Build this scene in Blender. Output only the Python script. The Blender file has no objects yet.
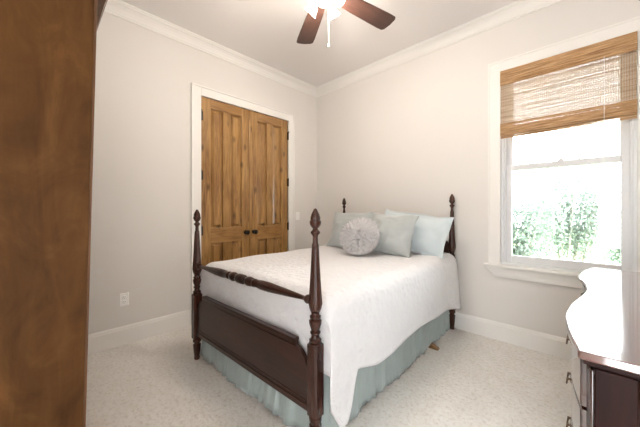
import bpy, bmesh, math, random
from mathutils import Vector, Matrix, noise
random.seed(7)
R = math.radians
PI = math.pi
sc = bpy.context.scene
col = sc.collection

# ------------------------------------------------------------------ camera, world, exposure
cam_d = bpy.data.cameras.new('camera')
cam = bpy.data.objects.new('camera', cam_d); col.objects.link(cam)
cam.location = (3.06, -3.06, 1.22)
cam.rotation_euler = (R(90), 0, R(44.3))
cam_d.sensor_width = 36.0
cam_d.lens = 36.0 * 280.0 / 640.0
cam_d.shift_y = -3.5 / 640.0
cam_d.clip_start = 0.02
sc.camera = cam

world = bpy.data.worlds.new('daylight'); sc.world = world
world.use_nodes = True
wn = world.node_tree.nodes; wl = world.node_tree.links
bg = wn['Background']
bg.inputs['Color'].default_value = (0.96, 0.98, 1.0, 1)
bg.inputs['Strength'].default_value = 4.6

sc.view_settings.view_transform = 'Standard'
sc.view_settings.look = 'None'
sc.view_settings.gamma = 1.0
sc.view_settings.use_curve_mapping = False
sc.view_settings.exposure = 1.8
sun_d = bpy.data.lights.new('sun', 'SUN'); sun_d.energy = 1.5; sun_d.angle = R(2); sun_d.color = (1, .96, .9)
sun = bpy.data.objects.new('sun', sun_d); col.objects.link(sun)
sun.rotation_euler = Vector((1, 0, 1.1)).to_track_quat('Z', 'Y').to_euler()
FAN_W = 4.0          # watts of each of the four bulbs in the fan's light kit
REAR = (3.12, 3.52, 2.1)    # opening added behind the camera for more daylight: x from, x to, height
SIDE = (-3.42, -3.36, 2.1)   # unseen slot added in the right wall to let light in: y from, y to, height

# ------------------------------------------------------------------ materials
def mat(name, color=(.5, .5, .5), rough=.5, metal=0.0, build=None, coat=0.0, spec=.5, sheen=0.0):
    m = bpy.data.materials.new(name); m.use_nodes = True
    n = m.node_tree.nodes; l = m.node_tree.links
    p = n['Principled BSDF']
    p.inputs['Base Color'].default_value = (*color, 1)
    p.inputs['Roughness'].default_value = rough
    p.inputs['Metallic'].default_value = metal
    p.inputs['Specular IOR Level'].default_value = spec
    p.inputs['Coat Weight'].default_value = coat
    p.inputs['Coat Roughness'].default_value = .06
    p.inputs['Sheen Weight'].default_value = sheen
    if build: build(n, l, p)
    return m

def coords(n, l, scale=(1, 1, 1), kind='Object'):
    tc = n.new('ShaderNodeTexCoord'); mp = n.new('ShaderNodeMapping')
    mp.inputs['Scale'].default_value = scale
    l.new(tc.outputs[kind], mp.inputs['Vector'])
    return mp.outputs['Vector']

def tex_noise(n, l, vec, scale, detail=4, rough=.55, dist=0.0):
    t = n.new('ShaderNodeTexNoise')
    t.inputs['Scale'].default_value = scale; t.inputs['Detail'].default_value = detail
    t.inputs['Roughness'].default_value = rough; t.inputs['Distortion'].default_value = dist
    l.new(vec, t.inputs['Vector'])
    return t.outputs['Fac']

def ramp(n, l, fac, stops):
    r = n.new('ShaderNodeValToRGB')
    e = r.color_ramp.elements
    e[0].position, e[0].color = stops[0][0], (*stops[0][1], 1)
    e[1].position, e[1].color = stops[-1][0], (*stops[-1][1], 1)
    for pos, c in stops[1:-1]:
        x = e.new(pos); x.color = (*c, 1)
    l.new(fac, r.inputs['Fac'])
    return r.outputs['Color']

def mixc(n, l, fac, a, b, mode='MIX'):
    x = n.new('ShaderNodeMix'); x.data_type = 'RGBA'; x.blend_type = mode
    if isinstance(fac, float): x.inputs['Factor'].default_value = fac
    else: l.new(fac, x.inputs['Factor'])
    for k, v in ((6, a), (7, b)):
        if isinstance(v, tuple): x.inputs[k].default_value = (*v, 1)
        else: l.new(v, x.inputs[k])
    return x.outputs[2]

def bump(n, l, p, h, strength=.3, dist=.01):
    b = n.new('ShaderNodeBump')
    b.inputs['Strength'].default_value = strength; b.inputs['Distance'].default_value = dist
    l.new(h, b.inputs['Height']); l.new(b.outputs['Normal'], p.inputs['Normal'])

def wood(name, dark, mid, light, axis='z', rough=.4, coat=0.0, knots=0.0, stretch=14, scale=3.0, coat_ior=1.5, blotch=0.0, spec=.5):
    def build(n, l, p):
        s = {'x': (1, stretch, stretch), 'y': (stretch, 1, stretch), 'z': (stretch, stretch, 1)}[axis]
        v = coords(n, l, s)
        g = tex_noise(n, l, v, scale, 6, .6, 1.2)
        c = ramp(n, l, g, [(.28, dark), (.5, mid), (.72, light)])
        v2 = coords(n, l, tuple(1 + (q - 1) * .25 for q in s))
        g2 = tex_noise(n, l, v2, scale * .7, 3, .5, .6)
        c = mixc(n, l, .45, c, ramp(n, l, g2, [(.3, dark), (.7, light)]))
        if blotch:
            v3 = coords(n, l, (1.0, 1.6, 1.0))
            g3 = tex_noise(n, l, v3, 3.2, 5, .62, .9)
            c = mixc(n, l, blotch, c, ramp(n, l, g3, [(.32, dark), (.55, mid), (.72, light)]))
        if knots:
            vo = n.new('ShaderNodeTexVoronoi'); vo.inputs['Scale'].default_value = 4.5
            l.new(coords(n, l, (1.3, 1.6, .8)), vo.inputs['Vector'])
            kf = n.new('ShaderNodeMapRange'); kf.inputs['From Min'].default_value = .05; kf.inputs['From Max'].default_value = .2
            kf.inputs['To Min'].default_value = knots; kf.inputs['To Max'].default_value = 0
            l.new(vo.outputs['Distance'], kf.inputs['Value'])
            c = mixc(n, l, kf.outputs['Result'], c, tuple(q * .45 for q in dark))
        l.new(c, p.inputs['Base Color'])
        bump(n, l, p, g, .08, .003)
        p.inputs['Coat IOR'].default_value = coat_ior
    return mat(name, mid, rough, coat=coat, build=build, spec=spec)

def fabric(name, c1, c2, scale=60, strength=.25, pat=None, sheen=.2, rough=.9):
    def build(n, l, p):
        v = coords(n, l)
        g = tex_noise(n, l, v, 9, 4)
        l.new(mixc(n, l, g, c1, c2), p.inputs['Base Color'])
        h = tex_noise(n, l, v, scale, 3, .6)
        if pat:
            vo = n.new('ShaderNodeTexVoronoi'); vo.feature = 'SMOOTH_F1'; vo.inputs['Scale'].default_value = pat
            l.new(v, vo.inputs['Vector'])
            ad = n.new('ShaderNodeMath'); ad.operation = 'MULTIPLY_ADD'
            ad.inputs[1].default_value = 1.6
            l.new(vo.outputs['Distance'], ad.inputs[0]); l.new(h, ad.inputs[2])
            h = ad.outputs[0]
        bump(n, l, p, h, strength, .006)
    return mat(name, c1, rough, build=build, sheen=sheen, spec=.2)

def paint(name, c, rough=.6, amp=.015):
    def build(n, l, p):
        v = coords(n, l)
        g = tex_noise(n, l, v, 1.3, 2)
        l.new(mixc(n, l, g, tuple(q * (1 - amp) for q in c), tuple(q * (1 + amp) for q in c)), p.inputs['Base Color'])
        bump(n, l, p, tex_noise(n, l, v, 130, 2), .04, .002)
    return mat(name, c, rough, build=build, spec=.3)

def carpet_build(n, l, p):
    v = coords(n, l)
    a = tex_noise(n, l, v, 42, 5, .8)
    b = tex_noise(n, l, v, 8, 4, .6)
    c = ramp(n, l, a, [(.36, (.62, .555, .49)), (.47, (.90, .86, .81)), (.60, (.97, .945, .91))])
    c2 = ramp(n, l, b, [(.3, (.80, .745, .68)), (.65, (.95, .925, .885))])
    l.new(mixc(n, l, .35, c, c2), p.inputs['Base Color'])
    d = n.new('ShaderNodeMath'); d.operation = 'MULTIPLY_ADD'; d.inputs[1].default_value = .8
    l.new(b, d.inputs[0]); l.new(a, d.inputs[2])
    bump(n, l, p, d.outputs[0], .7, .025)

M = {}
M['wall'] = paint('wall_paint', (.74, .71, .68))
M['ceiling'] = paint('ceiling_paint', (.83, .80, .785))
M['trim'] = paint('trim_paint', (.83, .81, .78), .35, .005)
M['sash'] = paint('sash_paint', (.74, .75, .765), .3, .005)
M['carpet'] = mat('beige_carpet', (.55, .5, .45), .95, build=carpet_build, sheen=.3, spec=.1)
M['alder'] = wood('knotty_alder', (.10, .038, .010), (.34, .165, .047), (.57, .34, .12), 'z', .32, .25, .75, 12, 2.6)
M['alder_rail'] = wood('knotty_alder_rail', (.10, .038, .010), (.32, .15, .042), (.52, .30, .105), 'y', .32, .25, .75, 12, 2.6)
M['black'] = mat('black_iron', (.014, .012, .011), .4, .6)
M['cherry'] = wood('dark_cherry', (.018, .006, .004), (.042, .014, .0095), (.08, .029, .019), 'z', .24, .15, 0, 9, 4, spec=.35)
M['cherry_u'] = wood('dark_cherry_rail', (.014, .005, .0035), (.028, .0095, .0065), (.05, .018, .012), 'x', .28, .1, 0, 9, 4, spec=.35)
M['mahogany'] = wood('mahogany', (.007, .002, .0015), (.015, .004, .003), (.028, .008, .005), 'z', .5, .0, 0, 7, 3, spec=.12)
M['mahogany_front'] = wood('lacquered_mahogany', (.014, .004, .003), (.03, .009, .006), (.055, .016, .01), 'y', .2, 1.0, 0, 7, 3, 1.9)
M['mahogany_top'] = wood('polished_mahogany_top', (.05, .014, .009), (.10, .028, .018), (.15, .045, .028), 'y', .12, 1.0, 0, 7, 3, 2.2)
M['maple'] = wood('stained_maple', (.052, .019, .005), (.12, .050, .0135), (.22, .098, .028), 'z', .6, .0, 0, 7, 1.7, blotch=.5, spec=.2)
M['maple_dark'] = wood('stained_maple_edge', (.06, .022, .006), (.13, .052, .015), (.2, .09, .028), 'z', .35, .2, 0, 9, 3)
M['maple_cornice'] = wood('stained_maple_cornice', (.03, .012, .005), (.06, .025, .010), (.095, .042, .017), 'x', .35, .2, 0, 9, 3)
M['walnut'] = wood('fan_blade_walnut', (.025, .011, .008), (.055, .024, .017), (.09, .043, .032), 'x', .4, .15, 0, 10, 5)
M['oak_foot'] = wood('oak_foot', (.16, .08, .03), (.3, .16, .07), (.42, .25, .12), 'z', .5)
M['brass'] = mat('aged_brass', (.10, .062, .035), .45, .7)
M['nickel'] = mat('white_enamel', (.80, .79, .77), .3, .0)
M['chain'] = mat('pale_chain', (.72, .70, .66), .4, .3)
M['coverlet'] = fabric('white_coverlet', (.72, .715, .735), (.78, .775, .795), 70, .9, 26)
M['skirt'] = fabric('aqua_skirt', (.33, .39, .385), (.40, .46, .455), 90, .2)
M['pillow'] = fabric('grey_aqua_silk', (.375, .405, .405), (.455, .485, .485), 20, .7, None, .4, .55)
M['sham'] = fabric('pale_aqua_sham', (.53, .60, .63), (.62, .69, .72), 22, .6, None, .3, .65)
M['ruffle'] = fabric('grey_ruffle', (.50, .49, .505), (.61, .60, .61), 80, .2)
M['plastic'] = mat('white_plastic', (.90, .89, .87), .3)
M['slot'] = mat('dark_slot', (.05, .05, .05), .6)
M['cord'] = mat('white_cord', (.78, .77, .74), .7)
M['dark'] = mat('closet_dark', (.02, .018, .015), .9)

def reed_mat(name, dark, mid, light, thru):
    def build(n, l, p):
        v = coords(n, l, (2.2, 60, 90))
        g = tex_noise(n, l, v, 2.4, 5, .7)
        c = ramp(n, l, g, [(.34, dark), (.5, mid), (.66, light)])
        l.new(c, p.inputs['Base Color'])
        tr = n.new('ShaderNodeBsdfTranslucent'); l.new(c, tr.inputs['Color'])
        mx = n.new('ShaderNodeMixShader'); mx.inputs[0].default_value = thru
        l.new(p.outputs[0], mx.inputs[1]); l.new(tr.outputs[0], mx.inputs[2])
        l.new(mx.outputs[0], n['Material Output'].inputs['Surface'])
    return mat(name, mid, .6, build=build)
M['reed'] = reed_mat('bamboo_reed', (.20, .09, .032), (.50, .29, .13), (.78, .52, .29), .10)
M['reed_thin'] = reed_mat('thin_bamboo_reed', (.42, .31, .21), (.60, .49, .37), (.72, .63, .53), .24)

def glass_mat():
    m = bpy.data.materials.new('window_glass'); m.use_nodes = True
    n = m.node_tree.nodes; l = m.node_tree.links
    n.remove(n['Principled BSDF'])
    t = n.new('ShaderNodeBsdfTransparent'); t.inputs[0].default_value = (.97, .99, .985, 1)
    g = n.new('ShaderNodeBsdfGlossy'); g.inputs['Roughness'].default_value = .02
    f = n.new('ShaderNodeFresnel'); f.inputs['IOR'].default_value = 1.45
    mx = n.new('ShaderNodeMixShader')
    l.new(f.outputs[0], mx.inputs[0]); l.new(t.outputs[0], mx.inputs[1]); l.new(g.outputs[0], mx.inputs[2])
    l.new(mx.outputs[0], n['Material Output'].inputs['Surface'])
    return m
M['glass'] = glass_mat()

def shade_glass():
    m = bpy.data.materials.new('frosted_lamp_glass'); m.use_nodes = True
    n = m.node_tree.nodes; l = m.node_tree.links
    p = n['Principled BSDF']; p.inputs['Base Color'].default_value = (.95, .94, .92, 1); p.inputs['Roughness'].default_value = .3
    t = n.new('ShaderNodeBsdfTransparent')
    tl = n.new('ShaderNodeBsdfTranslucent'); tl.inputs[0].default_value = (.95, .93, .9, 1)
    a = n.new('ShaderNodeMixShader'); a.inputs[0].default_value = .6
    b = n.new('ShaderNodeMixShader'); b.inputs[0].default_value = .45
    l.new(p.outputs[0], a.inputs[1]); l.new(tl.outputs[0], a.inputs[2])
    l.new(a.outputs[0], b.inputs[1]); l.new(t.outputs[0], b.inputs[2])
    l.new(b.outputs[0], n['Material Output'].inputs['Surface'])
    return m
M['lampglass'] = shade_glass()

def bulb_build(n, l, p):
    p.inputs['Emission Color'].default_value = (1, .90, .78, 1)
    p.inputs['Emission Strength'].default_value = 7
M['bulb'] = mat('lit_bulb', (1, .9, .8), .4, build=bulb_build)

def leaf_build(n, l, p):
    g = tex_noise(n, l, coords(n, l), 6, 3)
    c = ramp(n, l, g, [(.3, (.15, .20, .17)), (.7, (.26, .30, .265))])
    l.new(c, p.inputs['Base Color'])
    tr = n.new('ShaderNodeBsdfTranslucent'); l.new(c, tr.inputs['Color'])
    mx = n.new('ShaderNodeMixShader'); mx.inputs[0].default_value = .45
    l.new(p.outputs[0], mx.inputs[1]); l.new(tr.outputs[0], mx.inputs[2])
    l.new(mx.outputs[0], n['Material Output'].inputs['Surface'])
M['leaf'] = mat('shrub_leaf', (.3, .4, .28), .5, build=leaf_build)
M['bark'] = mat('pale_bark', (.42, .38, .33), .8)
M['lawn'] = paint('lawn_green', (.24, .33, .16), .9, .2)

# ------------------------------------------------------------------ object helpers
def obj(name, bm, m, parent=None, smooth=False, loc=None, rot=None, bevel=0.0, sub=0):
    me = bpy.data.meshes.new(name)
    bmesh.ops.recalc_face_normals(bm, faces=bm.faces)
    bm.to_mesh(me); bm.free()
    o = bpy.data.objects.new(name, me); col.objects.link(o)
    if m is not None: me.materials.append(m)
    if smooth:
        for p in me.polygons: p.use_smooth = True
        if smooth != 'all':
            me.set_sharp_from_angle(angle=R(40))
    if parent is not None: o.parent = parent
    if loc: o.location = loc
    if rot: o.rotation_euler = rot
    if bevel:
        b = o.modifiers.new('bevel', 'BEVEL'); b.width = bevel; b.segments = 2; b.limit_method = 'ANGLE'
    if sub:
        s = o.modifiers.new('sub', 'SUBSURF'); s.levels = sub; s.render_levels = sub
    return o

def tag(o, label=None, cat=None, group=None, kind=None):
    if label: o['label'] = label
    if cat: o['category'] = cat
    if group: o['group'] = group
    if kind: o['kind'] = kind
    return o

def empty(name, loc=(0, 0, 0), rz=0.0):
    o = bpy.data.objects.new(name, None); col.objects.link(o)
    o.location = loc; o.rotation_euler = (0, 0, rz); o.empty_display_size = .1
    return o

def box(bm, x0, x1, y0, y1, z0, z1):
    vs = [bm.verts.new((x, y, z)) for x in (x0, x1) for y in (y0, y1) for z in (z0, z1)]
    for f in ((0, 1, 3, 2), (4, 6, 7, 5), (0, 4, 5, 1), (2, 3, 7, 6), (0, 2, 6, 4), (1, 5, 7, 3)):
        bm.faces.new([vs[i] for i in f])
    return vs

def boxes(*bs):
    bm = bmesh.new()
    for b in bs: box(bm, *b)
    return bm

def lathe(prof, seg=24, center=(0, 0), axis='z', bm=None, flute=None):
    """prof: (height, radius) pairs; flute(h, a) multiplies the radius"""
    bm = bm or bmesh.new()
    rings = []
    for h, r in prof:
        ring = []
        for k in range(seg):
            a = 2 * PI * k / seg
            q = r * (flute(h, a) if flute else 1)
            c, s = q * math.cos(a), q * math.sin(a)
            p = {'z': (center[0] + c, center[1] + s, h), 'x': (h, center[0] + c, center[1] + s), 'y': (center[0] + c, h, center[1] + s)}[axis]
            ring.append(bm.verts.new(p))
        rings.append(ring)
    for a, b in zip(rings, rings[1:]):
        for k in range(seg):
            bm.faces.new((a[k], a[(k + 1) % seg], b[(k + 1) % seg], b[k]))
    bm.faces.new(rings[0]); bm.faces.new(rings[-1])
    return bm

def prism(pts, axis, a, b, bm=None):
    """closed outline of 2-D points swept along axis from a to b"""
    bm = bm or bmesh.new()
    def P(p, t):
        return {'x': (t, p[0], p[1]), 'y': (p[0], t, p[1]), 'z': (p[0], p[1], t)}[axis]
    A = [bm.verts.new(P(p, a)) for p in pts]; B = [bm.verts.new(P(p, b)) for p in pts]
    n = len(pts)
    for i in range(n):
        bm.faces.new((A[i], A[(i + 1) % n], B[(i + 1) % n], B[i]))
    bm.faces.new(A); bm.faces.new(B)
    return bm

def tube(pts, r, seg=8, bm=None):
    bm = bm or bmesh.new()
    pts = [Vector(p) for p in pts]
    rings = []
    for i, p in enumerate(pts):
        d = (pts[min(i + 1, len(pts) - 1)] - pts[max(i - 1, 0)]).normalized()
        up = Vector((0, 0, 1)) if abs(d.z) < .9 else Vector((1, 0, 0))
        u = d.cross(up).normalized(); v = d.cross(u)
        rr = r[i] if isinstance(r, (list, tuple)) else r
        rings.append([bm.verts.new(p + rr * (math.cos(2 * PI * k / seg) * u + math.sin(2 * PI * k / seg) * v)) for k in range(seg)])
    for a, b in zip(rings, rings[1:]):
        for k in range(seg):
            bm.faces.new((a[k], a[(k + 1) % seg], b[(k + 1) % seg], b[k]))
    bm.faces.new(rings[0]); bm.faces.new(rings[-1])
    return bm

def interp(tab, x):
    if x <= tab[0][0]: return tab[0][1]
    for (a, p), (b, q) in zip(tab, tab[1:]):
        if x <= b:
            t = (x - a) / (b - a) if b > a else 1
            return p + (q - p) * t
    return tab[-1][1]

def spline(pts, n):
    """Catmull-Rom through 2-D points"""
    out = []
    P = [pts[0]] + list(pts) + [pts[-1]]
    for i in range(1, len(P) - 2):
        for k in range(n):
            t = k / n
            q = []
            for d in (0, 1):
                a, b, c, e = P[i - 1][d], P[i][d], P[i + 1][d], P[i + 2][d]
                q.append(.5 * (2 * b + (c - a) * t + (2 * a - 5 * b + 4 * c - e) * t * t + (3 * b - a - 3 * c + e) * t ** 3))
            out.append(tuple(q))
    out.append(tuple(pts[-1]))
    return out

def struct(name, bm, m, label, cat, bevel=0.0, smooth=False):
    return tag(obj(name, bm, m, bevel=bevel, smooth=smooth), label, cat, kind='structure')

# ------------------------------------------------------------------ room shell
XR, YR, H = 3.62, -3.5, 3.06
DY0, DY1, DZ = -1.785, -.565, 2.465          # closet opening in the left wall
WX0, WX1, WZ0, WZ1 = 2.44, 3.29, .715, 2.51  # window opening in the back wall
T = .14
struct('floor', boxes((-T, XR + T, YR - T, T, -.12, 0)), M['carpet'], 'beige cut-pile carpet covering the bedroom floor', 'floor')
struct('ceiling', boxes((-T, XR + T, YR - T, T, H, H + .1)), M['ceiling'], 'plain pale painted bedroom ceiling', 'ceiling')
struct('wall_back', boxes((-T, WX0, 0, T, 0, H), (WX1, XR + T, 0, T, 0, H), (WX0, WX1, 0, T, 0, WZ0), (WX0, WX1, 0, T, WZ1, H)),
       M['wall'], 'pale greige wall behind the bed with the window in it', 'wall')
struct('wall_left', boxes((-T, 0, YR, DY0, 0, H), (-T, 0, DY1, 0, 0, H), (-T, 0, DY0, DY1, DZ, H), (-T - .02, -.06, DY0, DY1, 0, DZ)),
       M['wall'], 'pale greige wall holding the wooden closet doors', 'wall')
struct('wall_right', boxes((XR, XR + T, YR, SIDE[0], 0, H), (XR, XR + T, SIDE[1], 0, 0, H), (XR, XR + T, SIDE[0], SIDE[1], SIDE[2], H)), M['wall'], 'pale greige wall behind the dresser', 'wall')
struct('wall_rear', boxes((-T, REAR[0], YR - T, YR, 0, H), (REAR[1], XR + T, YR - T, YR, 0, H), (REAR[0], REAR[1], YR - T, YR, REAR[2], H)), M['wall'], 'pale greige wall behind the camera and armoire', 'wall')

def base_prof():       # (distance from wall, z)
    return [(0, 0), (.017, 0), (.017, .135), (.013, .142), (.013, .148), (.009, .158), (.005, .165), (0, .165)]
def crown_prof():
    return [(0, H - .105), (.010, H - .105), (.012, H - .092), (.018, H - .088), (.026, H - .07), (.042, H - .046), (.062, H - .030),
            (.075, H - .024), (.078, H - .014), (.088, H - .011), (.09, H), (0, H)]
CASE = .105
struct('baseboard_left', prism([(a, b) for a, b in base_prof()], 'y', YR, DY0 - CASE - .002), M['trim'], 'tall white baseboard on the left wall under the outlet', 'baseboard')
struct('baseboard_closet', prism([(a, b) for a, b in base_prof()], 'y', DY1 + CASE + .002, 0), M['trim'], 'short white baseboard between closet casing and corner', 'baseboard')
struct('baseboard_back', prism([(-a, b) for a, b in base_prof()], 'x', 0, XR), M['trim'], 'tall white baseboard along the wall behind the bed', 'baseboard')
struct('baseboard_right', prism([(XR - a, b) for a, b in base_prof()], 'y', SIDE[1], 0), M['trim'], 'white baseboard on the wall behind the dresser', 'baseboard')
struct('trim_1', prism([(a, b) for a, b in crown_prof()], 'y', YR, 0), M['trim'], 'white crown moulding above the closet doors', 'crown moulding')
struct('trim_2', prism([(-a, b) for a, b in crown_prof()], 'x', 0, XR), M['trim'], 'white crown moulding above the bed and window', 'crown moulding')
struct('trim_3', prism([(XR - a, b) for a, b in crown_prof()], 'y', YR, 0), M['trim'], 'white crown moulding above the dresser wall', 'crown moulding')

# closet casing
bm = boxes((-.05, .018, DY0 - CASE, DY0, 0, DZ + CASE), (-.05, .018, DY1, DY1 + CASE, 0, DZ + CASE), (-.05, .018, DY0, DY1, DZ, DZ + CASE),
           (.018, .026, DY0 - CASE, DY0 - CASE + .018, 0, DZ + CASE), (.018, .026, DY1 + CASE - .018, DY1 + CASE, 0, DZ + CASE),
           (.018, .026, DY0 - CASE, DY1 + CASE, DZ + CASE - .018, DZ + CASE))
struct('trim_4', bm, M['trim'], 'flat white casing framing the closet doors', 'door casing', bevel=.002)

# ------------------------------------------------------------------ closet doors
def door_leaf(name, y0, y1, hinge_side, label):
    root = empty(name, (0, (y0 + y1) / 2, .012)); tag(root, label, 'door', kind='structure')
    w = (y1 - y0) / 2; h = DZ - .016
    ST, TR, BR = .108, .108, .20
    xf, xb = -.002, -.04
    L0, L1 = .835, 1.005
    MU = .048
    bm = boxes((xb, xf, -w, -w + ST, 0, h), (xb, xf, w - ST, w, 0, h),
               (xb, xf, -MU, MU, L1, h - TR), (xb, xf, -MU, MU, BR, L0))
    obj('stile', bm, M['alder'], root, bevel=.003)
    bm = boxes((xb, xf, -w + ST, w - ST, h - TR, h), (xb, xf, -w + ST, w - ST, L0, L1), (xb, xf, -w + ST, w - ST, 0, BR))
    obj('rail', bm, M['alder_rail'], root, bevel=.003)
    for (a, b) in ((-w + ST, -MU), (MU, w - ST)):
        for (c, d) in ((L1, h - TR), (BR, L0)):
            bm = bmesh.new()
            rings = []
            for ins, x in ((0, -.026), (.010, -.026), (.032, -.009), (.034, -.006)):
                rings.append([bm.verts.new((x, y, z)) for y, z in ((a + ins, c + ins), (b - ins, c + ins), (b - ins, d - ins), (a + ins, d - ins))])
            back = [bm.verts.new((-.036, y, z)) for y, z in ((a, c), (b, c), (b, d), (a, d))]
            for p, q in zip([back] + rings, rings):
                for k in range(4): bm.faces.new((p[k], p[(k + 1) % 4], q[(k + 1) % 4], q[k]))
            bm.faces.new(rings[-1]); bm.faces.new(back)
            obj('panel', bm, M['alder'], root)
    s = -hinge_side
    kb = lathe([(-.002, .026), (.004, .026), (.006, .012), (.030, .010), (.034, .020), (.042, .027), (.052, .028), (.060, .020), (.063, .004)], 20, (s * (w - .055), .935), 'x')
    obj('knob', kb, M['black'], root, smooth=True)
    for z in (.25, .98, 1.59, 2.24):
        hy = hinge_side * (w + .002)
        bm = boxes((-.004, .002, min(hy, hy - hinge_side * .012), max(hy, hy - hinge_side * .020), z - .05, z + .05))
        lathe([(z - .052, .010), (z + .052, .010)], 10, (.008, hy), bm=bm)
        lathe([(z + .052, .004), (z + .062, .006), (z + .068, .002)], 8, (.008, hy), bm=bm)
        if z > 2: box(bm, .003, .030, hy - .004, hy + .004, z + .050, z + .058)
        obj('hinge', bm, M['black'], root)
    return root
ym = (DY0 + DY1) / 2
d1 = door_leaf('door_1', DY0 + .006, ym - .002, -1, 'left leaf of the knotty honey-stained wooden closet double doors')
d2 = door_leaf('door_2', ym + .002, DY1 - .006, 1, 'right leaf of the wooden closet double doors, next to the corner')
obj('astragal', boxes((-.002, .010, ym - DY0 - .30 - .018 - .305, ym - DY0 - .30 + .018 - .305, 0, DZ - .016)), M['alder'], d1, bevel=.004, loc=(0, .305 - .0, 0))
obj('ball_catch', boxes((-.03, .006, .19, .235, DZ - .017, DZ - .013)), M['black'], d1)
obj('ball_catch', boxes((-.03, .006, -.235, -.19, DZ - .017, DZ - .013)), M['black'], d2)

# ------------------------------------------------------------------ window
win = empty('window_1', ((WX0 + WX1) / 2, 0, WZ0)); tag(win, 'white double-hung window beside the bed above the dresser', 'window', kind='structure')
def wobj(name, bm, m, **k):
    for v in bm.verts: v.co -= Vector(win.location)
    return obj(name, bm, m, win, **k)
C2 = .10
wobj('casing', boxes((WX0 - C2, WX0, -.02, .0, WZ0, WZ1 + C2), (WX1, WX1 + C2, -.02, .0, WZ0, WZ1 + C2), (WX0, WX1, -.02, .0, WZ1, WZ1 + C2),
                     (WX0 - C2, WX0 - C2 + .016, -.028, -.02, WZ0, WZ1 + C2), (WX1 + C2 - .016, WX1 + C2, -.028, -.02, WZ0, WZ1 + C2),
                     (WX0 - C2, WX1 + C2, -.028, -.02, WZ1 + C2 - .016, WZ1 + C2)), M['trim'], bevel=.002)
J = .022
wobj('jamb', boxes((WX0, WX0 + J, .0, T, WZ0, WZ1), (WX1 - J, WX1, .0, T, WZ0, WZ1), (WX0 + J, WX1 - J, .0, T, WZ1 - J, WZ1), (WX0 + J, WX1 - J, .0, T, WZ0, WZ0 + .02),
                   (WX0 + J, WX0 + J + .014, .012, .028, WZ0 + .02, WZ1 - J), (WX1 - J - .014, WX1 - J, .012, .028, WZ0 + .02, WZ1 - J)), M['sash'], bevel=.002)
def sash(name, y0, y1, z0, z1, st, br, tr, parent_mat):
    a, b = WX0 + J, WX1 - J
    s = wobj(name, boxes((a, a + st, y0, y1, z0, z1), (b - st, b, y0, y1, z0, z1), (a + st, b - st, y0, y1, z0, z0 + br), (a + st, b - st, y0, y1, z1 - tr, z1)), M['sash'], bevel=.004)
    g = boxes((a + st - .004, b - st + .004, (y0 + y1) / 2 - .002, (y0 + y1) / 2 + .002, z0 + br - .004, z1 - tr + .004))
    for v in g.verts: v.co -= Vector(win.location)
    obj('glass', g, M['glass'], s)
    return s
sl = sash('lower_sash', .032, .066, WZ0 + .02, 1.635, .058, .066, .05, None)
sash('upper_sash', .070, .104, 1.585, WZ1 - J, .062, .05, .05, None)
lk = boxes((2.845, 2.885, .030, .060, 1.635, 1.647)); lathe([(1.647, .012), (1.656, .012), (1.66, .004)], 12, (2.865, .045), bm=lk)
for v in lk.verts: v.co -= Vector(win.location)
obj('sash_lock', lk, M['sash'], sl)
# stool and apron: sloping cove below a thin projecting board
pr = [(.0, .0), (-.052, .0), (-.056, -.010), (-.052, -.024), (-.042, -.030), (-.034, -.050), (-.024, -.085), (-.02, -.118), (0, -.118)]
bm = prism([(y, WZ0 + z) for y, z in pr], 'x', WX0 - C2 - .03, WX1 + C2 + .03)
for v in bm.verts:
    k = max(0, min(1, (WZ0 - .03 - v.co.z) / .088))
    if k > 0: v.co.x += (.085 * k ** .7) * (1 if v.co.x < 2.8 else -1)
wobj('stool', bm, M['trim'])

# bamboo shade -------------------------------------------------------
sh = empty('bamboo_shade', ((WX0 + WX1) / 2, -.02, 2.50)); tag(sh, 'woven bamboo roman shade half lowered over the window top', 'window shade')
SX = (WX1 - WX0) / 2 - .004
def reeds(z0, z1, n, y, thick, gap, seed, x=SX, jit=(.6, 1.15)):
    rnd = random.Random(seed); bm = bmesh.new()
    p = (z1 - z0) / n
    for i in range(n):
        z = z0 + (i + .5) * p; hh = p * (1 - gap) * rnd.uniform(*jit) / 2
        dz = rnd.uniform(-.4, .4) * p * (jit[0] < .8); yy = y + rnd.uniform(-.001, .001)
        vs = box(bm, -x, x, yy - thick / 2, yy + thick / 2, z - hh, z + hh)
        for v in vs:
            v.co.z += dz * (1 if v.co.x > 0 else -1)
    return bm
obj('valance', reeds(-.135, 0, 46, -.022, .003, -.12, 1), M['reed'], sh)
obj('headrail', boxes((-SX + .004, SX - .004, -.016, .016, -.045, -.003)), M['reed'], sh)
obj('woven_panel', reeds(-.50, -.04, 190, -.004, .0012, .14, 2, jit=(.92, 1.08)), M['reed_thin'], sh)
bm = bmesh.new()
for i in range(62):
    x = -SX + .010 + i * (2 * SX - .020) / 61
    box(bm, x - .0011, x + .0011, -.0062, -.0048, -.50, -.04)
obj('warp_thread', bm, M['reed'], sh)
bm = reeds(-.585, -.485, 34, -.020, .003, -.12, 3)
obj('bottom_fold', bm, M['reed'], sh)
obj('bottom_fold', reeds(-.60, -.52, 26, -.010, .003, -.12, 4), M['reed'], sh)
obj('bottom_fold', reeds(-.618, -.54, 26, -.001, .003, -.12, 5), M['reed'], sh)
for q in (-SX, SX - .045):
    obj('edge_binding', boxes((q, q + .045, -.0032, -.0022, -.50, -.04)), M['reed'], sh)
cd = obj('pull_cord', tube([(3.119 - 2.865, -.028, -.12), (3.119 - 2.865, -.030, -.6), (3.121 - 2.865, -.032, -1.2), (3.119 - 2.865, -.034, -1.74)], .0018, 6), M['cord'], sh)
obj('tassel', lathe([(-1.785, .003), (-1.78, .007), (-1.76, .006), (-1.74, .002)], 10, (3.119 - 2.865, -.034)), M['cord'], cd)

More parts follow.
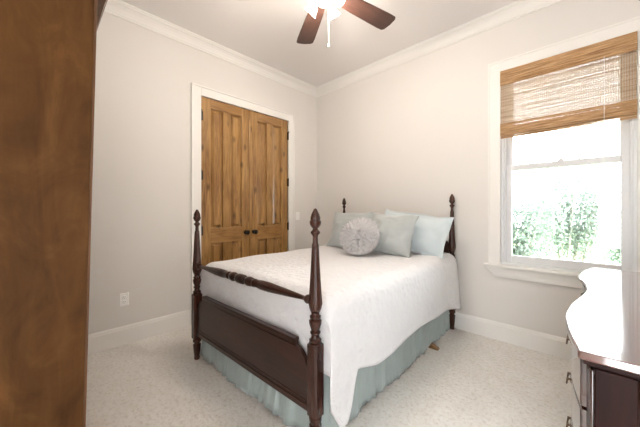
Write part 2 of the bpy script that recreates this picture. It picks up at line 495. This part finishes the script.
# wall plates -------------------------------------------------------
ot = empty('wall_outlet', (0, -2.481, .405)); tag(ot, 'white duplex outlet on the left wall above the baseboard', 'outlet')
obj('cover_plate', boxes((0, .006, -.036, .036, -.058, .058)), M['plastic'], ot, bevel=.003)
for z in (.021, -.021):
    rc = obj('receptacle', lathe([(.006, .017), (.008, .016)], 20, (0, z), 'x'), M['plastic'], ot)
    obj('slot', boxes((.008, .0086, -.008, -.006, z - .002, z + .007), (.008, .0086, .006, .008, z - .002, z + .007), (.008, .0086, -.002, .002, z - .011, z - .007)), M['slot'], rc)
sw = empty('light_switch', (0, -.39, 1.135)); tag(sw, 'white light switch between closet casing and room corner', 'light switch')
obj('cover_plate', boxes((0, .006, -.036, .036, -.058, .058)), M['plastic'], sw, bevel=.003)
bm = boxes((.006, .010, -.006, .006, -.013, .013)); box(bm, .008, .018, -.004, .004, .002, .010)
obj('toggle', bm, M['plastic'], sw)

# ------------------------------------------------------------------ bed (built in its own axes: x across, -y towards the foot)
BED = (1.328, -.08); TH = R(1.93); L = 2.02; PW = .695
def bed_pt(u, v, z=0.0):
    return (BED[0] + u * math.cos(TH) + v * math.sin(TH), BED[1] + u * math.sin(TH) - v * math.cos(TH), z)
bed = empty('four_poster_bed', (BED[0], BED[1], 0), TH)
tag(bed, 'dark cherry four-poster bed with turned posts and spindle foot rail', 'bed')

def post(name, u, v, top, blk0, blk1):
    root = None
    # square block with chamfered corners
    s, c = .034, .010
    oc = [(-s + c, -s), (s - c, -s), (s, -s + c), (s, s - c), (s - c, s), (-s + c, s), (-s, s - c), (-s, -s + c)]
    bm = prism([(u + a, -v + b) for a, b in oc], 'z', blk0, blk1)
    # turned foot
    lathe([(0, .019), (.012, .024), (.03, .021), (.07, .026), (blk0 - .055, .031), (blk0 - .048, .022), (blk0 - .038, .022), (blk0 - .03, .032),
           (blk0 - .014, .032), (blk0 - .008, .025), (blk0 + .002, .030)], 24, (u, -v), bm=bm)
    # urn and rings above the block
    b = blk1
    lathe([(b - .002, .034), (b + .008, .034), (b + .012, .026), (b + .018, .031), (b + .026, .031), (b + .031, .022), (b + .048, .019), (b + .058, .026),
           (b + .064, .026), (b + .069, .019), (b + .082, .024), (b + .105, .031), (b + .120, .032), (b + .128, .024), (b + .134, .028), (b + .143, .028), (b + .148, .021), (b + .160, .020)], 24, (u, -v), bm=bm)
    p = obj('post', bm, M['cherry'], bed, smooth=True)
    # reeded shaft
    s0, s1 = b + .158, top - .185
    n = 14
    prof = []
    for i in range(n + 1):
        t = i / n
        r = .020 + .014 * math.sin(min(1, t / .16) * PI / 2) if t < .16 else .034 - .017 * ((t - .16) / .84) ** .8
        prof.append((s0 + (s1 - s0) * t, r))
    obj('reeded_shaft', lathe(prof, 48, (u, -v), flute=lambda h, a: 1 + .055 * math.cos(12 * a)), M['cherry'], p, smooth='all')
    # neck, rings and acorn finial
    q = s1
    lathe_pts = [(q - .002, .017), (q + .008, .017), (q + .010, .014), (q + .042, .0125), (q + .052, .016), (q + .060, .023), (q + .068, .024), (q + .076, .016),
                 (q + .084, .012), (q + .092, .020), (q + .105, .0275), (q + .122, .029), (q + .126, .024), (q + .14, .0245), (q + .158, .019), (q + .174, .011), (q + .182, .007), (q + .185, .002)]
    obj('finial', lathe(lathe_pts, 24, (u, -v), flute=lambda h, a: 1 + (.05 * math.cos(10 * a) if h > q + .125 else 0)), M['cherry'], p, smooth=True)
    return p
post('post', -.662, L, 1.225, .175, .53)
post('post', .672, L, 1.228, .205, .55)
post('post', -PW, 0, 1.385, .20, .62)
post('post', PW, 0, 1.385, .20, .62)

# footboard with scooped ends
top, bot = .53, .205
prof = [(-.645, bot), (.645, bot), (.645, .36), (.638, .38), (.632, .415), (.612, .455), (.580, .488), (.54, .508), (.535, .53), (-.535, .53), (-.54, .508), (-.580, .488), (-.612, .455), (-.632, .415), (-.638, .38), (-.645, .36)]
fb = obj('footboard', prism(prof, 'y', -L - .013, -L + .013), M['cherry_u'], bed, bevel=.002)
obj('cap_moulding', boxes((-.535, .535, -L - .020, -L + .018, .524, .542), (-.535, .535, -L - .017, -L + .015, .500, .506)), M['cherry_u'], fb, bevel=.003)
obj('bottom_moulding', boxes((-.64, .64, -L - .019, -L - .012, bot, bot + .03), (-.64, .64, -L - .016, -L - .012, bot + .045, bot + .052)), M['cherry_u'], fb, bevel=.003)
# turned foot rail
def rail_profile():
    P = [(-.655, .013), (-.64, .013), (-.635, .020), (-.622, .024), (-.609, .020), (-.604, .012), (-.575, .012), (-.54, .014), (-.44, .020), (-.30, .027), (-.22, .027), (-.165, .020), (-.158, .026), (-.146, .026), (-.14, .016),
         (-.132, .016), (-.124, .027), (-.09, .031), (-.07, .027), (-.064, .017), (-.054, .017), (-.048, .026)]
    H_ = [(-.03, .031)]
    return P + H_ + [(0, .032)] + [(-x, r) for x, r in reversed(P + H_)]
bm = lathe(rail_profile(), 40, (-L, .765), 'x', flute=lambda h, a: 1 + (.05 * math.cos(12 * a) if .17 < abs(h) < .56 else 0))
obj('foot_rail', bm, M['cherry_u'], bed, smooth='all')
for s in (-1, 1):
    obj('side_rail', boxes((s * .645 - .012, s * .645 + .012, -L + .03, -.03, .22, .37)), M['cherry_u'], bed, bevel=.003)
hb = [(-.665, .40), (.665, .40), (.665, .86)] + [(.665 * math.cos(t), .86 + .16 * math.sin(t)) for t in [PI * k / 16 for k in range(1, 16)]] + [(-.665, .86)]
obj('headboard', prism(hb, 'y', -.012, .012), M['cherry_u'], bed, bevel=.002)
obj('support_foot', prism([(.60, 0), (.752, 0), (.748, .014), (.70, .034), (.60, .045)], 'y', -.56, -.515), M['oak_foot'], bed, bevel=.004)

# coverlet -----------------------------------------------------------
HEM = [(0, .245), (.1, .255), (.27, .29), (.585, .34), (1.0, .335), (1.62, .325), (1.79, .365), (1.82, .30), (1.86, .20), (1.90, .15), (1.97, .17), (2.05, .29)]
def edge(side, v):
    return .712 if side < 0 else .762 - .02 * v / 2
def cover_top(u, v):
    """height of the made bed's top, rolled off at its edges"""
    z = .785
    e = .10
    E = edge(1 if u > 0 else -1, v)
    if abs(u) > E - e: z -= .095 * (1 - math.sqrt(max(0, 1 - ((abs(u) - (E - e)) / e) ** 2)))
    if v > 1.985 - e: z -= .095 * (1 - math.sqrt(max(0, 1 - ((v - (1.985 - e)) / e) ** 2)))
    return z + .008 * noise.noise(Vector((u * 3.1, v * 3.1, 4)))
bm = bmesh.new()
NU, NV = 48, 72
sp = [math.sin(PI / 2 * (2 * i / NU - 1)) for i in range(NU + 1)]
def us_at(v): return [q * edge(1 if q > 0 else -1, v) for q in sp]
vs_ = [.065 + (1.985 - .065) * math.sin(PI / 2 * j / NV) for j in range(NV + 1)]
grid = [[bm.verts.new((u, -v, cover_top(u, v))) for u in us_at(v)] for v in vs_]
# foot face: continues down behind the footboard
nf = 10
for k in range(1, nf + 1):
    row = []
    for i, u in enumerate(us_at(1.985)):
        z0 = cover_top(u, 1.985)
        t = k / nf
        row.append(bm.verts.new((u, -(1.985 + .012 * t * noise.noise(Vector((u * 6 + t, t * 1.5, 9))) + .006 * noise.noise(Vector((u * 13 - t * 3, t * 3, 2)))), z0 + (.40 - z0) * t)))
    grid.append(row)
for a, b in zip(grid, grid[1:]):
    for i in range(NU):
        bm.faces.new((a[i], a[i + 1], b[i + 1], b[i]))
# side drapes
def drape(side, hemf, flare, nt=22):
    ix = NU if side > 0 else 0
    cols = []
    for j in range(NV + 1):
        g = grid[j][ix]; v0 = -g.co.y
        line = [g]
        for k in range(1, nt + 1):
            t = k / nt
            v = v0 + (.065 * t ** .7 * max(0, (v0 - 1.75) / .235) ** 2 if side > 0 else 0)
            hem = hemf(v0 + (.065 * max(0, (v0 - 1.75) / .235) ** 2 if side > 0 else 0))
            fold = (.014 * t * math.sin(v0 * 10.5 + 1.2 * math.sin(v0 * 3)) + .010 * t * noise.noise(Vector((v0 * 4, t * 1.5, 2))))
            bulge = .012 * math.sin(min(1, t * 1.6) * PI / 2)
            u = side * (edge(side, v0) + bulge + flare(v0) * t + fold)
            line.append(bm.verts.new((u, -v, g.co.z + (hem - g.co.z) * t)))
        cols.append(line)
    for a, b in zip(cols, cols[1:]):
        for k in range(nt):
            bm.faces.new((a[k], a[k + 1], b[k + 1], b[k]))
drape(1, lambda v: interp(HEM, v), lambda v: .012 + .006 * v + .015 * max(0, (v - 1.8) / .2))
drape(-1, lambda v: .33, lambda v: .004, 12)
cv = obj('coverlet', bm, M['coverlet'], None, smooth='all', loc=(BED[0], BED[1], 0), rot=(0, 0, TH))
sm = cv.modifiers.new('thick', 'SOLIDIFY'); sm.thickness = .010; sm.offset = -1
tag(cv, 'white quilted coverlet spread over the bed and hanging to one side', 'coverlet')

# bed skirt ----------------------------------------------------------
bm = bmesh.new()
path = []
n1 = 170
for i in range(n1 + 1): path.append((-.672, .05 + 1.91 * i / n1, -1, 0))
for i in range(1, 120): path.append((-.665 + 1.33 * i / 120, 1.972, 0, 1))
for i in range(n1 + 1): path.append((.672, 1.96 - 1.91 * i / n1, 1, 0))
rows = []
for i, (u, v, nu_, nv_) in enumerate(path):
    s = i * .0115
    a = 1.5 * noise.noise(Vector((s * 26, .3 * nv_, 5))) + .8 * noise.noise(Vector((s * 60, 2, 7))) + .9 * noise.noise(Vector((s * 9, 4, 2)))
    line = []
    for k in range(11):
        t = k / 10
        d = (.004 + .013 * t) * a + .010 * t * noise.noise(Vector((s * 18, t * 2.2, 3))) + (.012 * t if nv_ == 0 else .030 * t ** 2) + .008 * t * noise.noise(Vector((s * 3, t, 1)))
        z = .405 - (.395 - .008 * (1 + math.sin(s * 7))) * t
        line.append(bm.verts.new((u + nu_ * d, -(v + nv_ * d), z)))
    rows.append(line)
for a, b in zip(rows, rows[1:]):
    for k in range(10): bm.faces.new((a[k], a[k + 1], b[k + 1], b[k]))
sk = obj('bed_skirt', bm, M['skirt'], None, smooth='all', loc=(BED[0], BED[1], 0), rot=(0, 0, TH))
so = sk.modifiers.new('thick', 'SOLIDIFY'); so.thickness = .003
tag(sk, 'gathered pale aqua bed skirt below the white coverlet', 'bed skirt')

# pillows ------------------------------------------------------------
def pillow_mesh(w, h, t, seed, flange=0.0, ear=.05, N=30):
    """closed cushion: x across, z up from its lower edge, y through"""
    bm = bmesh.new()
    def pt(a, b, side):
        # a, b in -1..1 ; outline bows inwards between the pulled-out corners
        fx = 1 - ear * (1 - b * b); fz = 1 - ear * (1 - a * a)
        x = a * fx * w / 2; z = b * fz * h / 2
        fa = min(1, (1 - abs(a)) / max(1e-6, 1 - 0)) ; fb_ = 1 - abs(b)
        if flange:
            ia = max(0, 1 - abs(a) / (1 - flange)); ib = max(0, 1 - abs(b) / (1 - flange))
        else: ia, ib = fa, fb_
        th = (1 - (1 - ia) ** 2.6) ** .75 * (1 - (1 - ib) ** 2.6) ** .75 * t / 2
        nz = noise.noise(Vector((a * 2.3, b * 2.3, seed))) * .026 + noise.noise(Vector((a * 4 + b * 2, b * 7, seed + 5))) * .016 + noise.noise(Vector((a * 11, b * 11, seed + 9))) * .005
        ed = max(abs(a), abs(b)) ** 6
        y = side * (th + .003) + nz * (th * 2 / t) + .014 * ed * math.sin(a * 5 + b * 4 + seed)
        z += .010 * noise.noise(Vector((a * 2, seed, 3))) * abs(b)
        x += .010 * noise.noise(Vector((b * 2, seed, 8))) * abs(a)
        return (x, y, z + h / 2)
    ax = [math.sin(PI / 2 * (2 * i / N - 1)) * .6 + (2 * i / N - 1) * .4 for i in range(N + 1)]
    F = [[bm.verts.new(pt(a, b, -1)) for a in ax] for b in ax]
    B = [[bm.verts.new(pt(a, b, 1)) for a in ax] for b in ax]
    for G in (F, B):
        for j in range(N):
            for i in range(N): bm.faces.new((G[j][i], G[j][i + 1], G[j + 1][i + 1], G[j + 1][i]))
    for i in range(N):
        for (p, q, r, s) in ((F[0][i], F[0][i + 1], B[0][i + 1], B[0][i]), (F[N][i], F[N][i + 1], B[N][i + 1], B[N][i]),
                             (F[i][0], F[i + 1][0], B[i + 1][0], B[i][0]), (F[i][N], F[i + 1][N], B[i + 1][N], B[i][N])):
            bm.faces.new((p, q, r, s))
    return bm
def pillow(name, u, v, z, w, h, t, lean, roll, yaw, m, seed, label, **k):
    o = obj(name, pillow_mesh(w, h, t, seed, **k), m, smooth='all', loc=bed_pt(u, v, z), rot=(-R(lean), R(roll), TH + R(yaw)))
    return tag(o, label, 'pillow')
p1 = pillow('square_pillow', -.25, .56, .792, .53, .44, .19, 22, 0, 2, M['pillow'], 1.3, 'square grey-aqua pillow partly behind the round ruffled cushion', ear=.085)
p2 = pillow('square_pillow', .27, .62, .79, .50, .435, .19, 27, 2, 2, M['pillow'], 4.1, 'square grey-aqua pillow leaning in the middle of the bed', ear=.085)
p3 = pillow('pillow_sham', .36, .36, .80, .74, .43, .20, 25, 7, 0, M['sham'], 7.7, 'large pale aqua flanged sham drooping at the bed edge by the window', flange=.09, ear=.06)
p1['group'] = p2['group'] = 'square grey-aqua pillows'

# round ruffled cushion
rp = empty('round_cushion', bed_pt(.115, .86, .802)); rp.rotation_euler = (-R(33), 0, TH + R(14))
tag(rp, 'round grey cushion covered in ruffles in front of the pillows', 'cushion')
RR, RT = .178, .07
prof = [(RT * math.sin(t), .01 + RR * math.cos(t)) for t in [PI * (k / 14 - .5) * .98 for k in range(15)]]
obj('cushion_body', lathe(prof, 40, (0, RR), 'y'), M['ruffle'], rp, smooth=True)
bm = bmesh.new()
for q, r0 in enumerate((.178, .15, .122, .095, .068, .044, .022)):
    n = max(40, int(r0 * 1500)); rnd = random.Random(q)
    cz = RR + .03 * (1 - r0 / .178)
    ph = rnd.uniform(0, 6)
    ff = max(8, int(r0 * 170))
    inner, outer, mid = [], [], []
    for k in range(n):
        a = 2 * PI * k / n
        w1 = math.sin(ff * a + ph + 1.3 * math.sin(5 * a + q)); w2 = math.sin(ff * 1.7 * a + 2 * ph)
        ri, ro = max(.004, r0 - .034), r0 + .018 + .010 * w2
        def surf(r): return -RT * math.sqrt(max(0, 1 - (min(r, RR) / (RR + .012)) ** 2))
        inner.append(bm.verts.new((ri * math.cos(a), surf(ri) - .002, cz + ri * math.sin(a))))
        rm = (ri + ro) / 2
        mid.append(bm.verts.new((rm * math.cos(a), surf(rm) - .016 + .005 * w1, cz + rm * math.sin(a))))
        outer.append(bm.verts.new(((ro + .004 * w1) * math.cos(a), surf(ro) - .028 + .014 * w1, cz + (ro + .004 * w1) * math.sin(a))))
    for A, B in ((inner, mid), (mid, outer)):
        for k in range(n): bm.faces.new((A[k], A[(k + 1) % n], B[(k + 1) % n], B[k]))
rf = obj('ruffle', bm, M['ruffle'], rp, smooth='all')
so = rf.modifiers.new('thick', 'SOLIDIFY'); so.thickness = .0025

# ------------------------------------------------------------------ armoire at the left edge
ar = empty('armoire', (1.5, -2.911, 0)); tag(ar, 'tall honey-brown stained wood armoire seen from its side', 'armoire')
AH, AD, AW = 2.15, .585, 1.05
def frontlean(bm):       # the case swells slightly towards the top of its front
    for v in bm.verts:
        v.co.y += .046 * (v.co.z / AH) * max(0, min(1, (v.co.y + AD) / AD))
    return bm
obj('side_panel', frontlean(boxes((-.022, 0, -AD, -.006, 0, AH))), M['maple'], ar)
obj('side_panel', frontlean(boxes((-AW, -AW + .022, -AD, -.006, 0, AH))), M['maple'], ar)
obj('carcass', frontlean(boxes((-AW + .022, -.022, -AD, -AD + .012, .0, AH), (-AW + .022, -.022, -AD + .012, -.03, .06, .09), (-AW + .022, -.022, -AD + .012, -.03, AH - .03, AH))), M['maple_dark'], ar)
obj('face_frame', frontlean(boxes((-.045, .003, -.006, .003, 0, AH), (-AW - .003, -AW + .045, -.006, .003, 0, AH), (-AW + .045, -.045, -.006, .003, 0, .12), (-AW + .045, -.045, -.006, .003, AH - .16, AH))), M['maple_dark'], ar, bevel=.002)
for a, b, s in ((-AW + .048, -AW / 2 - .002, 1), (-AW / 2 + .002, -.048, -1)):
    dr = obj('door', frontlean(boxes((a, b, -.026, -.008, .125, AH - .165), (a, a + .07, -.008, .001, .125, AH - .165), (b - .07, b, -.008, .001, .125, AH - .165),
                                     (a + .07, b - .07, -.008, .001, .125, .20), (a + .07, b - .07, -.008, .001, AH - .24, AH - .165))), M['maple'], ar, bevel=.002)
    kx = b - .035 if s > 0 else a + .035
    obj('knob', frontlean(lathe([(.0, .008), (.03, .008), (.036, .016), (.046, .014), (.05, .003)], 14, (kx, 1.05), 'y')), M['brass'], dr, smooth=True)
cp = [(-.01, AH - .118), (.006, AH - .118), (.010, AH - .10), (.020, AH - .055), (.030, AH - .01), (.040, AH + .022), (.046, AH + .03), (.046, AH + .05), (-.01, AH + .05)]
cn = prism([(y + .044, z) for y, z in cp], 'x', -AW - .002, -.002)
box(cn, -AW, -.003, -AD, .035, AH, AH + .05)
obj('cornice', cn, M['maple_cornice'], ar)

# ------------------------------------------------------------------ dresser
dz = .86
ds = empty('serpentine_dresser', (3.05, -1.33, 0)); tag(ds, 'polished dark mahogany dresser with wavy front beside the window', 'dresser')
ctl = [(3.032, -2.085), (3.020, -2.02), (3.001, -1.90), (2.992, -1.775), (2.999, -1.62), (3.020, -1.47), (3.034, -1.36), (3.039, -1.27), (3.027, -1.12), (3.009, -1.04), (3.003, -.95), (3.018, -.77), (3.046, -.65), (3.060, -.60)]
front = spline(ctl, 6)
def fx(y):                       # front line x at a given y
    for (xa, ya), (xb, yb) in zip(front, front[1:]):
        if ya <= y <= yb: return xa + (xb - xa) * (y - ya) / max(1e-9, yb - ya)
    return front[0][0] if y < front[0][1] else front[-1][0]
DB = XR - .03
def dloc(bm):
    for v in bm.verts: v.co -= Vector(ds.location)
    return bm
Y0, Y1 = front[0][1], front[-1][1]
topo = [(x, y) for x, y in front] + [(DB, Y1), (DB, Y0)]
tb = prism(topo, 'z', dz - .022, dz)
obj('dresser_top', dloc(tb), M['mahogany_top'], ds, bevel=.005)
def offs(d, ya, yb, n=40):
    return [(fx(ya + (yb - ya) * i / n) + d, ya + (yb - ya) * i / n) for i in range(n + 1)]
e = .022
obj('top_moulding', dloc(prism(offs(.012, Y0 + .012, Y1 - .012) + [(DB, Y1 - .012), (DB, Y0 + .012)], 'z', dz - .034, dz - .022)), M['mahogany'], ds)
obj('carcass', dloc(prism(offs(.034, Y0 + e, Y1 - e) + [(DB, Y1 - e), (DB, Y0 + e)], 'z', .10, dz - .034)), M['mahogany'], ds)
for (yy, s) in ((Y0 + e, -1), (Y1 - e, 1)):
    f = fx(yy) + .034
    pnl = bmesh.new()
    ya, yb = (yy - .008, yy) if s < 0 else (yy, yy + .008)
    box(pnl, f, f + .075, ya, yb, .10, dz - .04); box(pnl, DB - .075, DB, ya, yb, .10, dz - .04)
    box(pnl, f + .075, DB - .075, ya, yb, dz - .10, dz - .04); box(pnl, f + .075, DB - .075, ya, yb, .10, .18)
    obj('end_frame', dloc(pnl), M['mahogany'], ds, bevel=.003)
    # reeded pilaster on the front corner
    pf = bmesh.new()
    for q in range(4):
        yc = yy - s * (.012 + .013 * q)
        lathe([(.125, .006), (.135, .0068), (dz - .06, .0068), (dz - .05, .006)], 12, (fx(yc) + .033, yc), bm=pf)
    obj('reeded_pilaster', dloc(pf), M['mahogany_front'], ds, smooth='all')
obj('plinth', dloc(prism(offs(.020, Y0 + .01, Y1 - .01) + [(DB, Y1 - .01), (DB, Y0 + .01)], 'z', .03, .115)), M['mahogany'], ds, bevel=.004)
for yy in (Y0 + .07, Y1 - .07):
    for xx in (fx(yy) + .07, DB - .05):
        obj('foot', dloc(lathe([(0, .026), (.012, .034), (.03, .03)], 16, (xx, yy))), M['mahogany'], ds, smooth=True)
rowsz = ((.690, .820), (.555, .683), (.375, .548), (.125, .368))
bays = ((Y0 + .06, -1.315), (-1.295, Y1 - .06))
for (za, zb) in rowsz:
    for (ya, yb) in bays:
        o = offs(.014, ya, yb, 24); i_ = offs(.040, ya, yb, 24)
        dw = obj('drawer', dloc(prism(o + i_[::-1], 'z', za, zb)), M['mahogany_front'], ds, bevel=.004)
        for t in (.38, .78):
            y = ya + (yb - ya) * t; x = fx(y) + .014; z = (za + zb) / 2 + .022
            sl_ = math.atan2(fx(y + .02) - fx(y - .02), .04)
            pb = bmesh.new()
            box(pb, x - .002, x + .003, y - .030, y + .030, z - .007, z + .009)
            box(pb, x - .002, x + .003, y - .016, y + .016, z - .014, z + .017)
            for q in (-.022, .022):
                lathe([(x - .012, .0035), (x - .009, .0045), (x, .003)], 10, (y + q, z), 'x', bm=pb)
            tube([(x - .009, y - .022, z), (x - .011, y - .022, z - .010), (x - .012, y - .016, z - .019), (x - .012, y, z - .022), (x - .012, y + .016, z - .019), (x - .011, y + .022, z - .010), (x - .009, y + .022, z)], .0026, 8, bm=pb)
            obj('bail_pull', dloc(pb), M['brass'], dw, smooth=True)

# ------------------------------------------------------------------ ceiling fan
FX, FY = 1.71, -1.63
fan = empty('ceiling_fan', (FX, FY, H)); tag(fan, 'ceiling fan with five walnut blades and a lit light kit', 'ceiling fan')
obj('canopy', lathe([(-.06, .02), (-.055, .045), (-.03, .068), (0, .072)], 28), M['nickel'], fan, smooth=True)
obj('downrod', lathe([(-.20, .012), (-.05, .012)], 14), M['nickel'], fan, smooth=True)
obj('motor_housing', lathe([(-.345, .05), (-.335, .085), (-.31, .115), (-.26, .12), (-.225, .10), (-.205, .05), (-.19, .022)], 32), M['nickel'], fan, smooth=True)
for k in range(5):
    az = R(150 - 72 * k)
    bl = bmesh.new()
    out = [(.17, -.058), (.30, -.068), (.58, -.080), (.640, -.078), (.656, -.060), (.663, 0), (.656, .060), (.640, .078), (.58, .080), (.30, .068), (.17, .058), (.155, .035), (.155, -.035)]
    prism(out, 'z', -.004, .004, bl)
    pitch = Matrix.Rotation(R(-7), 4, 'X')
    bl.transform(pitch)
    b = obj('blade', bl, M['walnut'], fan, loc=(0, 0, -.294), rot=(0, 0, az), bevel=.002)
    ir = bmesh.new()
    prism([(.085, -.016), (.15, -.016), (.20, -.042), (.235, -.036), (.25, -.010), (.25, .010), (.235, .036), (.20, .042), (.15, .016), (.085, .016)], 'z', .005, .010, ir)
    ir.transform(pitch)
    obj('blade_iron', ir, M['nickel'], b)
obj('light_fitter', lathe([(-.40, .012), (-.396, .035), (-.385, .055), (-.365, .066), (-.345, .05)], 28), M['nickel'], fan, smooth=True)
for k in range(4):
    a = R(10 + 90 * k)
    arm_r, tip = .062, .105
    dx, dy = math.cos(a), math.sin(a)
    am = obj('lamp_arm', tube([(dx * .05, dy * .05, -.37), (dx * .07, dy * .07, -.368), (dx * .082, dy * .082, -.372)], .010, 10), M['nickel'], fan, smooth=True)
    g = bmesh.new()
    pts = [(0, .020), (-.006, .028), (-.025, .034), (-.045, .040), (-.060, .050)]
    rings = []
    for h, r in pts:
        rings.append([g.verts.new((r * math.cos(2 * PI * j / 24), r * math.sin(2 * PI * j / 24), h)) for j in range(24)])
    for A, B in zip(rings, rings[1:]):
        for j in range(24): g.faces.new((A[j], A[(j + 1) % 24], B[(j + 1) % 24], B[j]))
    tilt = (R(30) * -dy * -1, R(30) * -dx, 0)
    s_ = obj('lamp_shade', g, M['lampglass'], am, smooth=True, loc=(dx * .083, dy * .083, -.370))
    s_.rotation_euler = (R(-28) * -dy * -1, 0, 0)
    s_.rotation_mode = 'QUATERNION'
    s_.rotation_quaternion = Vector((0, 0, -1)).rotation_difference(Vector((dx * .75, dy * .75, -.66)).normalized())
    bb = lathe([(-.054, .004), (-.050, .014), (-.038, .019), (-.025, .015), (-.012, .010), (-.004, .009)], 16)
    obj('bulb', bb, M['bulb'], s_, smooth=True)
    ld = bpy.data.lights.new('fan_bulb_light', 'POINT'); ld.energy = FAN_W; ld.color = (1, .90, .78); ld.shadow_soft_size = .03
    lo = bpy.data.objects.new('fan_bulb_light', ld); col.objects.link(lo)
    lo.parent = fan; lo.location = (dx * .155, dy * .155, -.440)
for (ox, oy, zb) in ((.02, .02, -.67), (.033, .036, -.47)):
    ch = obj('pull_chain', tube([(ox, oy, -.385), (ox, oy, zb)], .0022, 6), M['chain'], fan)
    obj('fob', lathe([(zb - .03, .003), (zb - .024, .008), (zb - .008, .006), (zb, .002)], 12, (ox, oy)), M['chain'], ch, smooth=True)

# ------------------------------------------------------------------ outside the window
struct('ground_outside', boxes((-12, 16, T + .02, 30, -.6, -.45)), M['lawn'], 'green lawn outside the window', 'ground')
def shrub(name, loc, rx, rz, n, label, seed):
    root = empty(name, loc); tag(root, label, 'shrub', 'shrubs outside the window')
    rnd = random.Random(seed)
    bm = bmesh.new(); st = bmesh.new()
    tips = []
    for s in range(16):
        a = rnd.uniform(0, 2 * PI); rr = rnd.uniform(.2, .95) * rx
        tip = Vector((rr * math.cos(a), rr * math.sin(a) * .7, rz * rnd.uniform(.55, 1.0) * (1 - .2 * (rr / rx) ** 2)))
        midp = Vector((tip.x * .6, tip.y * .6, tip.z * .5))
        tube([(tip.x * .22, tip.y * .22, -.02), midp, tip], [.03, .016, .004], 5, bm=st)
        tips.append((midp, tip))
    for i in range(n):
        m_, t_ = tips[rnd.randrange(len(tips))]
        c = m_.lerp(t_, rnd.uniform(-.3, 1.05)) + Vector((rnd.gauss(0, .16), rnd.gauss(0, .16), rnd.gauss(0, .16)))
        if c.z < .1: c.z = .1 + rnd.random() * .3
        d = Vector((rnd.gauss(0, 1), rnd.gauss(0, 1), rnd.gauss(.3, .8))).normalized()
        w = d.cross(Vector((rnd.gauss(0, 1), rnd.gauss(0, 1), rnd.gauss(0, 1)))).normalized()
        ll, ww = rnd.uniform(.05, .09), rnd.uniform(.014, .024)
        up = d.cross(w) * .008
        a0 = bm.verts.new(c); b0 = bm.verts.new(c + d * ll * .5 + w * ww + up); b1 = bm.verts.new(c + d * ll * .5 - w * ww + up); c0 = bm.verts.new(c + d * ll)
        bm.faces.new((a0, b0, c0, b1))
    obj('foliage', bm, M['leaf'], root)
    obj('branch', st, M['bark'], root, smooth=True)
shrub('garden_shrub', (1.95, 2.7, -.45), .62, 2.5, 7500, 'leafy shrub outside, behind the pane edge nearest the bed', 11)
shrub('garden_shrub', (2.6, 5.3, -.45), .95, 3.4, 9000, 'leafy shrub outside, behind the middle of the pane', 12)
shrub('garden_shrub', (3.58, 3.9, -.45), .60, 2.85, 7500, 'taller leafy shrub outside, behind the pane edge away from the bed', 13)
